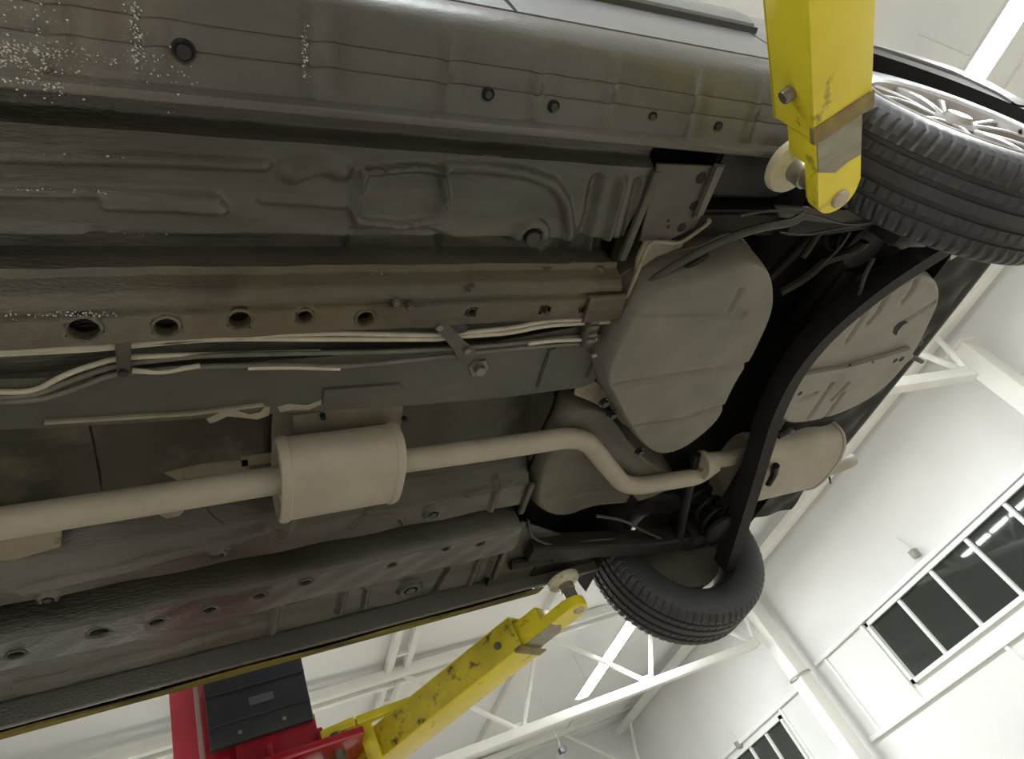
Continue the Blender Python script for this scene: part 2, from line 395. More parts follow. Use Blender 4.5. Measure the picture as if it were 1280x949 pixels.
truss(2.2, 1.86, 3.0, -6.6, 6.36, 6, 'white roof truss above the car, end shows past the bumper')
truss(13.6, 1.75, 3.0, -6.6, 6.8, 6, 'white roof truss farthest away, at the bottom edge')
truss(-4.0, 1.86, 3.0, -6.6, 6.36, 6, 'white roof truss behind the camera on the near side')
for x, lab in ((.78, 'white twin purlin left of the long yellow lift arm'), (5.6, 'white purlin running behind the far rear wheel'), (3.2, 'white purlin over the lamp behind the yellow arm'), (-1.8, 'white purlin above the car front'), (-4.4, 'white purlin nearest the front wall')):
    e = thing('purlin', lab, 'purlin', (x, 4.0, ZO + 3.0), 'roof purlins')
    for s in ((0, .26) if x == .78 else (0,)):
        box('rail', (s, 0, .06), (.09, 20.4, .10), 'white_steel', e, bev=.008)
    if x == .78:
        for yy in np.arange(-9, 10, 1.4): box('batten', (.13, yy, .05), (.26, .06, .05), 'white_steel', e, bev=.004)

# fluorescent lamps (their own light)
LAMP_LABELS = ['bright fluorescent lamp beneath the far rear wheel', 'fluorescent lamp hidden above the car boot', 'bright fluorescent lamp at the top right corner behind the near wheel',
               'fluorescent lamp mirrored in the five-pane window', 'fluorescent lamp at the front of the hall on the near side', 'fluorescent lamp on the near side beside the car']
for (lx, ly, lz, lw), lab in zip(LAMPS, LAMP_LABELS):
    e = thing('fluorescent_lamp', lab, 'lamp', (lx, ly, lz + ZO), 'ceiling lamps')
    bm = bmesh.new(); bm_prism(bm, [(-.15, .03), (-.11, .085), (.11, .085), (.15, .03), (.135, .03), (-.135, .03)], -1.5, 1.5, 'Y')
    from_bm('housing', bm, 'lamp_housing', e)
    for (a, b) in ((-1.46, -.03), (.03, 1.46)):
        prism('tube_cover', [(-.13, .03), (-.12, .012), (-.08, .002), (.08, .002), (.12, .012), (.13, .03)], a, b, 'tube_glow', e, 'Y', 0)
    for yy in (-1.1, 1.1): tube('hanger', [(0, yy, .07), (0, yy, ceil_z(lx) - lz - ZO)], .006, 'white_steel', e, 6)
    ld = bpy.data.lights.new('lamp_light', 'AREA'); ld.shape = 'RECTANGLE'; ld.size = .24; ld.size_y = 2.9
    ld.energy = LAMP_W * lw; ld.color = (.90, .96, 1.0)
    lo = bpy.data.objects.new('lamp_light', ld); COL.objects.link(lo); lo.parent = e; lo.location = (0, 0, -.005)

# small wall and truss boxes
for (y, z, lab) in ((5.1, 1.24, 'small grey junction box above the five-pane window'), (10.9, .98, 'small grey junction box above the far window')):
    e = thing('junction_box', lab, 'junction box', (X1, y, z + ZO), 'wall boxes')
    box('body', (-.06, 0, 0), (.10, .09, .12), 'grey_box', e, bev=.01)
    tube('conduit', [(-.03, .02, .06), (-.03, .06, .30)], .01, 'white_steel', e, 8)
e = thing('junction_box', 'small dark floodlight box hanging under the far purlin', 'junction box', (*U(703, 938, z=2.1)[:2], 2.1 + ZO))
box('body', (0, 0, 0), (.13, .13, .10), 'tag_grey', e, bev=.015)
tube('conduit', [(0, 0, .07), (0, 0, ceil_z(e.location.x) - e.location.z)], .008, 'white_steel', e, 8)
# ================================================================== THE CAR (parts in the car frame)
car = thing('car', 'grey car raised on the lift, its dark underside facing the viewer', 'car', (0, 0, ZO))
ZF = 0.03
def px(pts, z=ZF): return [tuple(q[:2]) for q in UP(pts, z)]

# ---- floor pan: pressed sheet with beads, bosses and a tunnel
prof_y = [-.712, -.68, -.668, -.52, -.503, -.465, -.46, -.35, -.345, -.268, -.26, -.175, -.165, -.135, -.05, .06, .13, .19, .215, .300, .306, .356, .364, .475, .48, .66, .672, .712]
prof_z = [.055, .055, .028, .032, .085, .085, .03, .03, .05, .05, .03, .03, .05, .125, .145, .145, .12, .05, .03, .03, .115, .115, .03, .03, .032, .032, .055, .055]
beads = [   # polyline in the photograph's survey, half width (m), depth (m, positive hangs down)
    (px([(-120, 190), (120, 196), (330, 204)]), .010, .008), (px([(-120, 236), (150, 241), (270, 246)]), .008, .008),
    (px([(135, 253), (275, 258)]), .011, .012), (px([(140, 303), (340, 309)]), .011, .012), (px([(-120, 285), (100, 290)]), .010, .006),
    (px([(330, 250), (430, 255)]), .007, .005),
    (px([(365, 215), (400, 204), (425, 212)]), .016, .010),
    (px([(455, 212), (520, 207), (552, 213), (556, 250), (546, 274), (500, 281), (446, 274), (442, 262), (455, 212)]), .008, .010),
    (px([(556, 208), (610, 208), (650, 213), (690, 228), (705, 250), (712, 290), (700, 318), (680, 335)]), .011, .009),
    (px([(442, 290), (540, 292), (560, 300), (560, 335), (440, 335), (438, 300)]), .007, -.006),
    (px([(745, 225), (737, 270), (720, 330), (714, 352)]), .013, -.009), (px([(776, 226), (768, 265), (752, 320), (742, 356)]), .011, .010),
    (px([(798, 228), (788, 272), (772, 330), (762, 358)]), .009, -.007),
    # right hand floor
    (px([(440, 660), (455, 648), (500, 645), (505, 655)]), .007, .006), (px([(460, 640), (520, 632), (560, 622)]), .008, .006),
    (px([(622, 606), (612, 640), (602, 664)]), .010, .008), (px([(585, 618), (640, 606)]), .008, .006),
    (px([(365, 648), (358, 668)]), .012, .008), (px([(420, 715), (460, 735), (455, 760)]), .008, .006),
    (px([(345, 755), (340, 790)]), .012, .009), (px([(430, 742), (424, 765)]), .010, .008), (px([(548, 695), (560, 712), (540, 745)]), .008, -.008),
    (px([(600, 695), (585, 735)]), .010, .008), (px([(620, 690), (606, 728)]), .008, -.006),
    (px([(20, 860), (200, 815), (330, 780)]), .010, .008), (px([(360, 755), (470, 720)]), .010, -.006),
    (px([(30, 740), (200, 700), (330, 665)]), .012, .007),
]
bosses = [(px([(663, 295)])[0], .042), (px([(512, 735)])[0], .040), (px([(540, 640)])[0], .026), (px([(270, 690)])[0], .026), (px([(60, 745)])[0], .022)]
NX = np.r_[np.arange(-3.0, -2.1, .05), np.arange(-2.1, -.744, .0042)]
NY = np.arange(-.712, .7125, .0037)
GX, GY = np.meshgrid(NX, NY, indexing='ij')
GZ = np.interp(GY, prof_y, prof_z)
for pl, wd, h in beads: GZ -= h * 1.5 * bump1(seg_dist(GX, GY, pl), wd * 1.45)
for (bx_, by_), r in bosses:
    d = np.hypot(GX - bx_, GY - by_); GZ -= .012 * sstep(r, r * .72, d); GZ += .014 * sstep(r * .5, r * .4, d); GZ -= .010 * bump1(d, r * .25)
GZ += .0022 * np.sin(GX * 31 + 3 * np.sin(GY * 17)) * np.sin(GY * 43 + 1.0)     # beaten sheet
fp = from_arrays('floor_pan', np.stack([GX.ravel(), GY.ravel(), GZ.ravel()], 1), grid_faces(*GX.shape), 'underseal', car, 55)
fp['label'] = 'dark pressed floor pan with beads'
for (bx_, by_), r in bosses:
    lathe('floor_plug', [(0, 0), (r * .32, 0), (r * .36, .004), (r * .36, .012), (0, .012)], 'rubber_plug', car, 18, (bx_, by_, .018), 'Z')
# rear edge flange of the floor
for y0, y1 in ((-.665, -.475), (-.255, -.175), (.21, .335), (.48, .655)): box('floor_edge_flange', (-.742, (y0 + y1) / 2, .025), (.016, y1 - y0, .012), 'tunnel_plate', car, bev=.003)

# ---- frame rails: hat sections with real holes
def rail(name, y_prof, z_prof, x0, x1, holes, material, taper=None):
    xs = np.arange(x0, x1 + .001, .006); yy = np.unique(np.r_[np.arange(y_prof[0], y_prof[-1], .004), y_prof])
    GX, GY = np.meshgrid(xs, yy, indexing='ij'); GZ = np.interp(GY, y_prof, z_prof)
    GZ = GZ + .0015 * np.sin(GX * 23) + .001 * np.sin(GX * 61 + GY * 90)
    keep = np.ones(GX.shape, bool)
    for (hx, hy, a, b) in holes:
        dd = np.hypot((GX - hx) / a, (GY - hy) / b)
        GZ += .007 * sstep(1.5, 1.02, dd); keep &= dd > 1.0
        # pull the edge onto the hole outline
        m = (dd > 1.0) & (dd < 1.28); s = np.where(m, 1.02 / np.maximum(dd, .01), 1)
        GX = np.where(m, hx + (GX - hx) * s, GX); GY = np.where(m, hy + (GY - hy) * s, GY)
    F = [q for q in grid_faces(*GX.shape) if all(keep.ravel()[k] for k in q)]
    o = from_arrays(name, np.stack([GX.ravel(), GY.ravel(), GZ.ravel()], 1), F, material, car, 50)
    for (hx, hy, a, b) in holes:
        bm = bmesh.new(); bm_lathe(bm, [(1.0, 0.022), (.98, .008), (1.0, .0025), (1.06, .0003), (1.28, .003), (1.32, .008)], 28, (0, 0, 0), 'Z', True)
        for v in bm.verts: v.co = Vector((hx + v.co.x * a, hy + v.co.y * b, v.co.z - .0125))
        bmesh.ops.recalc_face_normals(bm, faces=bm.faces); from_bm('hole_rim', bm, material, o)
    return o
hl = []
for (a, b, r) in ((105, 413, .019), (208, 410, .016), (300, 401, .016), (381, 397, .012), (457, 399, .014), (590, 391, .008), (680, 387, .008), (730, 387, .008), (-60, 418, .018)):
    q = U(a, b, z=-.012); hl.append((q[0], q[1], r, r))
lr = rail('frame_rail', [-.466, -.455, -.444, -.434, -.424, -.419, -.412, -.407, -.362, -.352, -.345], [.030, .026, -.000, -.011, -.011, -.004, -.004, -.012, -.012, .02, .04], -3.0, -.745, hl, 'rail_steel')
lr['label'] = 'rusty longitudinal rail with round holes'
hr = []
for (a, b, r) in ((20, 818, .013), (124, 790, .017), (196, 777, .014), (262, 762, .013), (324, 745, .013), (382, 728, .012), (490, 706, .011), (557, 686, .009), (600, 680, .009)):
    q = U(a, b, z=-.010); hr.append((q[0], q[1], r, r * .8))
rail('frame_rail', [.350, .356, .364, .46, .475, .49], [.11, .0, -.010, -.012, .026, .028], -3.0, -.745, hr, 'underseal')
# rail patch plates and end plates
for pts, zz in (([(738, 372), (785, 368), (776, 400), (728, 404)], -.018),):
    prism('rail_end_plate', px(pts, zz), zz, zz + .006, 'rail_steel', car)
for q in ((495, 378), (512, 383), (590, 360)):
    p_ = U(*q, z=-.013); lathe('rail_bolt', [(0, 0), (.006, 0), (.008, .004), (.008, .012), (0, .012)], 'bracket_dark', car, 6, (p_[0], p_[1], -.019), 'Z')

# ---- tunnel side plate and tunnel heat shields
def sheet(name, pts, z, material, th=.004, bev=.001, it=0):
    P = px(pts, z)
    if it: P = [tuple(v) for v in smooth_outline(P, 48, it)]
    return prism(name, P, z, z + th, material, car, 'Z', bev)
tp = sheet('tunnel_side_plate', [(-140, 478), (150, 470), (330, 452), (480, 440), (620, 428), (790, 396), (775, 428), (742, 478), (730, 484), (640, 496), (500, 508), (300, 520), (150, 530), (-140, 545)], .018, 'tunnel_plate')
sheet('plate_rib', [(404, 487), (500, 480), (508, 488), (506, 500), (402, 508)], .0135, 'tunnel_plate', .006, .0025)
sheet('plate_rib', [(688, 436), (697, 434), (680, 484), (671, 486)], .012, 'tunnel_plate', .008, .003)
sheet('plate_rib', [(760, 408), (772, 404), (744, 470), (733, 474)], .012, 'tunnel_plate', .008, .003)
sheet('plate_lip', [(55, 528), (240, 517), (330, 506), (330, 509), (240, 520), (55, 532)], .012, 'shield_pale', .008, .001)
for pts in ([(258, 524), (274, 516), (288, 511), (300, 514), (312, 519), (326, 516), (330, 508), (338, 509), (336, 520), (322, 525), (300, 522), (284, 520), (270, 528), (262, 530)], [(347, 509), (362, 505), (384, 507), (402, 500), (403, 506), (386, 513), (366, 512), (350, 516)]):
    sheet('torn_shield', pts, .016, 'shield_pale', .004, .001, 0)
b_ = U(602, 466, z=.0)
lathe('plate_bolt', [(0, 0), (.012, 0), (.013, .002), (.013, .012), (.022, .012), (.024, .016), (0, .016)], 'bolt_steel', car, 6, (b_[0], b_[1], .001), 'Z')
# heat shield in the tunnel (curved sheet facing down, right wall of the tunnel)
def curved_sheet(name, x0, x1, ypts, zpts, material, th=.004, wob=.003, nx=60):
    xs = np.linspace(x0, x1, nx); t = np.linspace(0, 1, 40); tt = np.linspace(0, 1, len(ypts))
    yy = np.interp(t, tt, ypts); zz = np.interp(t, tt, zpts); V = []
    for x in xs:
        dz = wob * np.sin(x * 19 + t * 5) + wob * .6 * np.sin(x * 47)
        V += list(np.column_stack([np.full(40, x), yy, zz + dz]))
    n0 = len(V); V2 = [v + np.array([0, 0, th]) for v in V]
    F = grid_faces(nx, 40); F2 = [tuple(k + n0 for k in q[::-1]) for q in F]
    return from_arrays(name, V + V2, F + F2, material, car, 60)
for x0, x1 in ((-3.0, -2.02), (-2.0, -1.705), (-1.70, -1.40)):
    curved_sheet('tunnel_heat_shield', x0, x1, [-.15, -.12, 0, .11, .155], [.06, .118, .132, .118, .075], 'shield_olive' if x0 != -3.0 else 'shield_pale')
curved_sheet('tunnel_heat_shield', -1.385, -1.13, [-.155, -.125, 0, .11, .15], [.055, .11, .128, .112, .075], 'shield_pale')
curved_sheet('tunnel_heat_shield', -1.12, -.78, [-.16, -.12, 0, .11, .155], [.05, .115, .13, .115, .07], 'shield_olive')
# pale torn pieces round the pipe
for pts, zz in (([(205, 592), (250, 582), (310, 574), (312, 588), (225, 603)], .06), ([(-60, 672), (60, 655), (78, 660), (76, 684), (20, 700), (-60, 706)], .045), ([(190, 640), (240, 628), (225, 645), (208, 649)], .05),
                ([(366, 520), (505, 500), (500, 540), (368, 552)], .065), ([(300, 572), (345, 566), (345, 578), (302, 584)], .06)):
    sheet('torn_shield', pts, zz, 'shield_pale', .004, .001, 0)
for q in ((66, 672), (506, 525), (470, 538), (404, 522)):
    p_ = U(*q, z=.055); lathe('shield_rivet', [(0, 0), (.006, 0), (.006, .01), (0, .01)], 'rubber_plug', car, 12, (p_[0], p_[1], .052), 'Z')
tube('hanging_wire', round_path(UP([(255, 628), (262, 642), (280, 655)], .03), .02), .0015, 'rubber_plug', car, 6)

# ---- rockers and pinch flanges
ribs_px = [180, 388, 553, 665, 755, 855, 935, 60, -60]
ribx = [U(x, 60 + .1 * x, z=.035)[0] for x in ribs_px]
def rocker(sign):
    pr = [(-.716, .002), (-.719, -.001), (-.725, -.001), (-.729, .002), (-.732, .022), (-.742, .026), (-.768, .031), (-.770, .0328), (-.772, .0315), (-.798, .037), (-.800, .0388), (-.802, .0375), (-.826, .044), (-.842, .052), (-.853, .064), (-.860, .082), (-.862, .104), (-.852, .112)]
    inn = [(-.712, .055), (-.714, .03)]
    pr = np.array(inn + pr); xs = np.arange(-2.45, -.345, .008); V = []
    for x in xs:
        q = pr.copy(); rr = sum(math.exp(-((x - c) / .008) ** 2) for c in ribx)
        rd = sum(-math.exp(-((x - c - .028) / .014) ** 2) for c in ribx)
        k = np.interp(-q[:, 0], [.735, .745, .815, .835], [0, 1, 1, 0])
        q[:, 1] -= (.0075 * rr + .004 * rd) * k
        q[:, 1] += .0012 * math.sin(x * 27) * k
        V += [(x, sign * -a, b) for a, b in q]
    return from_arrays('rocker_panel', V, grid_faces(len(xs), len(pr)), 'sill_coat', car, 40)
rocker(-1)
rr_ = rocker(1)
for (a, b, r) in ((230, 65, .0145), (610, 118, .0105), (692, 133, .0105), (815, 146, .010), (897, 158, .010)):
    q = U(a, b, z=.03); lathe('drain_plug', [(0, -.004), (r * .55, -.004), (r * .7, -.001), (r * .9, -.003), (r, .002), (r, .01), (0, .01)], 'rubber_plug', car, 22, (q[0], q[1], .030), 'Z')
# yellow reflection painted as a strip under the far rocker's outer edge
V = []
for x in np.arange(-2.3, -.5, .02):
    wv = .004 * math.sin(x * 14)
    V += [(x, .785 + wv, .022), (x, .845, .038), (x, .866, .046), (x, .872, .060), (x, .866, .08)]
o = from_arrays('sill_reflection_strip', V, grid_faces(len(V) // 5, 5), 'sill_reflection', car); o['label'] = 'yellow reflection painted as a strip along the far sill'

# ---- body sides (outer panels with gaps), both sides
def side_y(z): return np.interp(z, [.112, .16, .27, .40, .55, .75], [.861, .868, .876, .874, .862, .835])
def arch_r(x, z): return math.hypot(x, z - .09)
def side_panel(name, sign, x0, x1, z0, z1, seam=None, arch=False, material='car_paint'):
    xs = np.linspace(x0, x1, max(8, int((x1 - x0) / .02))); zs = np.linspace(z0, z1, 30); V = []; R = .355
    for x in xs:
        for z in zs:
            xx, zz = x, z
            if seam is not None: xx = x + seam(z) * (1 if abs(x - x1) < .3 else 0)
            if arch:
                d = arch_r(xx, zz)
                if d < R: xx, zz = xx / max(d, .01) * R, .09 + (zz - .09) / max(d, .01) * R
            y = side_y(zz) - (.05 * sstep(.45, .74, xx) if xx > .45 else 0)
            if arch: y += .006 * math.exp(-((arch_r(xx, zz) - R) / .03) ** 2)
            V.append((xx, sign * y, zz))
    nz = len(zs); n0 = len(V)
    V2 = [(a, b - sign * .03, c) for a, b, c in V]
    F = grid_faces(len(xs), nz); F2 = [tuple(k + n0 for k in q[::-1]) for q in F]
    # close the borders
    border = [i * nz for i in range(len(xs))] + [(len(xs) - 1) * nz + j for j in range(1, nz)] + [i * nz + nz - 1 for i in range(len(xs) - 2, -1, -1)] + [j for j in range(nz - 2, 0, -1)]
    F3 = [(border[k], border[(k + 1) % len(border)], border[(k + 1) % len(border)] + n0, border[k] + n0) for k in range(len(border))]
    return from_arrays(name, V + V2, F + F2 + F3, material, car, 30)
for s in (-1, 1):
    side_panel('front_door', s, -2.02, -1.052, .118, .75, lambda z: -.10 * (z - .118))
    side_panel('rear_door', s, -1.045, -.44, .118, .75)
    V = []; R_ = .352; ts = np.linspace(math.radians(4.5), math.radians(175.5), 90); ks = np.linspace(0, 1, 16)
    for t in ts:
        dx, dz = math.cos(t), math.sin(t); lim = [((.70 if dx > 0 else -.434) / dx) if abs(dx) > 1e-6 else 9, (.75 - .09) / dz]
        Ro = min(lim)
        for k in ks:
            rr2 = R_ + (Ro - R_) * k; x, z = rr2 * dx, .09 + rr2 * dz
            V.append((x, s * (side_y(z) - .05 * sstep(.45, .74, x) + .006 * math.exp(-((rr2 - R_) / .02) ** 2)), z))
    n0 = len(V); V += [(x, y - s * .006, z) for x, y, z in V]; F = grid_faces(90, 16); F2 = [tuple(q + n0 for q in f[::-1]) for f in F]
    F3 = [(i * 16, (i + 1) * 16, (i + 1) * 16 + n0, i * 16 + n0) for i in range(89)]
    from_arrays('rear_quarter', V, F + F2 + F3, 'car_paint', car, 30)
    # rub strip: dark base and paler face
    bm = bmesh.new(); bm_prism(bm, [(s * .868, .268), (s * .890, .272), (s * .897, .30), (s * .897, .345), (s * .890, .368), (s * .868, .372)], -2.0, -.42, 'X', .002)
    ms = from_bm('side_moulding', bm, 'car_paint', car)
    bm = bmesh.new(); bm_prism(bm, [(s * .868, .255), (s * .886, .258), (s * .886, .270), (s * .868, .270)], -2.0, -.42, 'X', .001)
    from_bm('moulding_seal', bm, 'rubber_plug', ms)
    # inner wheel arch liner
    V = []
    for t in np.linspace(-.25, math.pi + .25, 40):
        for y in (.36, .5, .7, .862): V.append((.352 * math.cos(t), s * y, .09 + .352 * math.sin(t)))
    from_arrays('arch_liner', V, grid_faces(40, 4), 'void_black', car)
    from_arrays('front_body_skirt', [(-3.3, s * .70, .04), (-2.02, s * .715, .05), (-2.02, s * .86, .12), (-3.3, s * .80, .2), (-2.02, s * .83, .75), (-3.3, s * .78, .6)], [(0, 1, 2, 3), (3, 2, 4, 5)], 'car_paint', car)
# upper body: glass house and roof (closes the shell)
def loft(name, stations, material):
    V = []
    for x, secs in stations: V += [(x, y, z) for y, z in secs]
    m = len(stations[0][1]); return from_arrays(name, V, grid_faces(len(stations), m), material, car, 40)
def cs(hw, zt, hr): return [(-hw, .75), (-hw * .985, .80), (-(hw + hr) / 2, (zt + .8) / 2), (-hr, zt - .04), (-hr * .7, zt), (0, zt + .02), (hr * .7, zt), (hr, zt - .04), ((hw + hr) / 2, (zt + .8) / 2), (hw * .985, .80), (hw, .75)]
loft('cabin_shell', [(-3.3, cs(.78, .80, .7)), (-2.25, cs(.82, .88, .74)), (-1.65, cs(.835, 1.22, .58)), (-1.0, cs(.835, 1.28, .58)), (-.3, cs(.835, 1.24, .57)), (.35, cs(.82, .93, .66)), (.72, cs(.75, .85, .62))], 'car_paint')
from_arrays('front_bulkhead', [(-3.3, -.78, .0), (-3.3, .78, .0), (-3.3, .78, .8), (-3.3, -.78, .8)], [(0, 1, 2, 3)], 'bumper_black', car)

# ---- rear underfloor (dark cavity) and rear bumper
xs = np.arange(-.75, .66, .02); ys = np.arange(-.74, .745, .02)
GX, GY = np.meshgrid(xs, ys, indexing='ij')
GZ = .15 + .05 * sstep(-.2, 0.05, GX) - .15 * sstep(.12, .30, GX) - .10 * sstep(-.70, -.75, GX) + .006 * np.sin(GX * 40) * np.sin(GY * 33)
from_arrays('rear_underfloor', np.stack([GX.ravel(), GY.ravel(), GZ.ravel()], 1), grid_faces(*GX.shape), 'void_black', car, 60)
BT = []
for t in np.linspace(-1, 1, 61):
    y = .80 * t; e = abs(t); x = .715 - .02 * e ** 2 - .30 * max(0, (e - .52) / .48) ** 2.2
    BT.append((x, y))
bprof = [(-.10, .135), (-.045, .085), (-.012, .062), (.0, .06), (.012, .07), (.03, .12), (.045, .22), (.05, .35), (.04, .47), (.015, .56), (-.06, .60)]
V = []
for i, (x, y) in enumerate(BT):
    a = BT[max(i - 1, 0)]; b = BT[min(i + 1, 60)]; tx, ty = b[0] - a[0], b[1] - a[1]; L = math.hypot(tx, ty); nx, ny = ty / L, -tx / L
    V += [(x + nx * o, y + ny * o, z) for o, z in bprof]
bp_ = from_arrays('rear_bumper', V, grid_faces(61, len(bprof)), 'bumper_black', car, 50); bp_['label'] = 'black rear bumper cover'
# side sill ends behind the rear jacking points
for s in (-1, 1):
    prism('sill_end_cover', [(-.60, s * .62), (-.60, s * .715), (-.36, s * .725), (-.33, s * .66), (-.40, s * .62)], .03, .06, 'chassis_black', car, 'Z', .006)

# ---- the holed bracket ahead of the tank
bk = sheet('side_bracket', [(822, 205), (905, 208), (893, 228), (882, 262), (868, 285), (838, 300), (800, 302)], .022, 'bracket_dark', .006, .001)
sheet('bracket_edge', [(896, 206), (908, 207), (880, 270), (868, 275)], .012, 'underseal', .012, .003)
for (a, b, r) in ((877, 223, .014), (868, 258, .012), (853, 285, .012), (836, 277, .004), (836, 284, .004)):
    q = U(a, b, z=.02); lathe('bracket_hole', [(0, 0), (r * .85, 0), (r, .003), (0, .003)], 'void_black', car, 18, (q[0], q[1], .0214), 'Z')
tube('bracket_rod', round_path(UP([(783, 372, .0), (795, 345, .0), (812, 302, .01), (850, 305, .015), (882, 282, .01), (888, 276, .015), (884, 274, .02)], 0), .02), .004, 'shield_pale', car, 8)
sheet('pale_hanger', [(806, 300), (822, 297), (856, 304), (852, 310), (820, 320), (800, 335), (792, 350), (796, 322)], .03, 'shield_pale', .006, .002)

# ---- fuel tank
tank_px = [(780, 408), (800, 376), (850, 350), (905, 337), (946, 318), (966, 328), (975, 352), (972, 390), (952, 430), (940, 452), (912, 500), (896, 535), (862, 562), (828, 576), (806, 566), (786, 540), (764, 500), (752, 474), (762, 442)]
ZT = -.045
TK = px(tank_px, ZT)
tg = [(px([(785, 398), (860, 398), (930, 394)], ZT), .008, -.006),
      (px([(768, 484), (830, 473), (935, 456)], ZT), .009, -.008), (px([(790, 536), (850, 526), (905, 508)], ZT), .008, -.007), (px([(925, 362), (912, 388)], ZT), .007, -.006)]
def tank_disp(x, y):
    d = np.zeros_like(x)
    for pl, wd, h in tg: d -= h * bump1(seg_dist(x, y, pl), wd * 1.5)
    return d + .002 * np.sin(x * 40) * np.sin(y * 31)
tk = blob('fuel_tank', TK, ZT, .15, .07, tank_disp, 'tank_grey', car, rings=60, n=220); tk['label'] = 'grey pressed fuel tank'
FL = smooth_outline(TK, 160, 2); cF = FL.mean(0)
bm = bmesh.new(); inn = [bm.verts.new((*(cF + (q - cF) * .96), .045)) for q in FL]; out = [bm.verts.new((*(cF + (q - cF) * (1.008 + .005 * math.sin(i * .5))), .045)) for i, q in enumerate(FL)]
inn2 = [bm.verts.new(v.co + Vector((0, 0, .005))) for v in inn]; out2 = [bm.verts.new(v.co + Vector((0, 0, .005))) for v in out]
for a, b in ((inn, out), (out, out2), (out2, inn2)):
    for i in range(160): bm.faces.new((a[i], a[(i + 1) % 160], b[(i + 1) % 160], b[i]))
bmesh.ops.recalc_face_normals(bm, faces=bm.faces); from_bm('tank_seam', bm, 'tank_grey', tk)
# shield panel right of the tank
SH = px([(676, 560), (700, 508), (740, 498), (770, 520), (800, 568), (840, 588), (856, 606), (800, 628), (740, 640), (705, 654), (668, 640), (660, 618)], .035)
def sh_disp(x, y): return .012 * np.sin((x + .6) * 14) - .012 * bump1(seg_dist(x, y, px([(700, 560), (740, 555), (800, 600)], .035)), .05) + .014 * bump1(seg_dist(x, y, px([(690, 622), (780, 612)], .035)), .02)
sp = blob('seat_pan_shield', SH, .035, .14, .10, sh_disp, 'shield_mid', car, rings=40, n=160)
sheet('shield_lip', [(712, 492), (740, 470), (764, 500), (758, 512), (735, 500)], .03, 'shield_pale', .004, .001, 1)
for q in ((766, 520), (756, 505), (789, 378), (800, 566)):
    p_ = U(*q, z=.0); lathe('tank_bolt', [(0, 0), (.009, 0), (.010, .008), (.015, .008), (.015, .012), (0, .012)], 'rubber_plug', car, 10, (p_[0], p_[1], -.005), 'Z')

# ---- spare wheel well: pale pressed pan split by a flange
ZS = -.005
SW = px([(1146, 343), (1172, 345), (1180, 368), (1166, 400), (1146, 440), (1120, 474), (1092, 498), (1060, 515), (1030, 526), (982, 534), (974, 520), (984, 490), (1002, 466), (1022, 436), (1060, 402), (1112, 364)], ZS)
gr = [[(1090, 372), (1078, 398), (1058, 428)], [(1112, 366), (1096, 392), (1085, 405)], [(1146, 350), (1138, 366), (1128, 378)], [(1168, 378), (1150, 390), (1130, 402)], [(1060, 480), (1040, 500)], [(1040, 480), (1010, 524)], [(1054, 492), (1030, 524)], [(1020, 492), (1000, 500)]]
gr = [px(g, ZS) for g in gr]
def sw_disp(x, y):
    d = np.zeros_like(x)
    for g in gr: d += .009 * bump1(seg_dist(x, y, g), .012)
    return d
sw = blob('spare_wheel_well', SW, ZS, .045, .05, sw_disp, 'pan_grey', car, rings=60, n=200); sw['label'] = 'pale pressed spare wheel well'
o = sheet('well_flange', [(1000, 470), (1060, 460), (1110, 446), (1140, 436), (1143, 446), (1132, 456), (1100, 463), (1040, 466), (1010, 482), (985, 520), (975, 528), (984, 492)], -.022, 'pan_grey', .016, .003)
for (a, b, r) in ((1063, 457, .005), (1091, 453, .005), (1119, 451, .010), (1127, 449, .011), (1000, 492, .009)):
    q = U(a, b, z=-.022); lathe('flange_hole', [(0, 0), (r * .9, 0), (r, .003), (0, .003)], 'void_black', car, 16, (q[0], q[1], -.0227), 'Z')
sheet('well_hole', [(1116, 418), (1119, 408), (1129, 401), (1137, 403), (1133, 412), (1123, 420)], -.0068, 'void_black', .003, .0005, 2)
sheet('well_hole_lip', [(1120, 419), (1126, 409), (1134, 403), (1138, 404), (1134, 413), (1124, 421)], -.0085, 'pan_grey', .003, .0008, 2)
tube('tow_hook', UP([(1125, 440, .0), (1144, 448, .0), (1152, 452, .005)], 0), .008, 'chassis_black', car, 8)
tube('bumper_clip', UP([(1140, 425, .03), (1150, 428, .03)], 0), .012, 'chassis_black', car, 10)

# ---- suspension
axle = tube('axle_beam', UP([(1062, 330, .11), (1035, 390, .10), (1000, 450, .09), (960, 520, .09), (930, 580, .09)], 0), [.05, .055, .06, .055, .045], 'axle_brown', car, 16)
path = UP([(1178, 304, -.01), (1096, 356, -.0), (1030, 412, .01), (992, 458, .01), (966, 510, -.01), (950, 565, -.04), (934, 620, -.08), (908, 704, -.13)], 0)
pth = round_path(path, .1, 6)
def strap_beam(name, path, wd, ht, material):
    P = np.array(path); T = np.gradient(P, axis=0); V = []
    wd = np.broadcast_to(np.array(wd, float), (len(P),))
    for p_, t, w_ in zip(P, T, wd):
        s_ = np.cross(t, [0, 0, 1.0]); s_ /= np.linalg.norm(s_)
        for a, b in ((-.5, 0), (-.44, -.5), (.30, -.5), (.36, -.38), (.44, -.38), (.5, 0), (.5, .5), (-.5, .5)): V.append(p_ + s_ * a * w_ + np.array([0, 0, b * ht]))
    F = grid_faces(len(P), 8, wrap_m=True); n = len(V); F += [tuple(range(8))[::-1], tuple(range(n - 8, n))]
    return from_arrays(name, V, F, material, car, 30)
strap_beam('rear_crossmember', pth, .062, .06, 'void_black')
pr_ = U(918, 683, z=-.11)
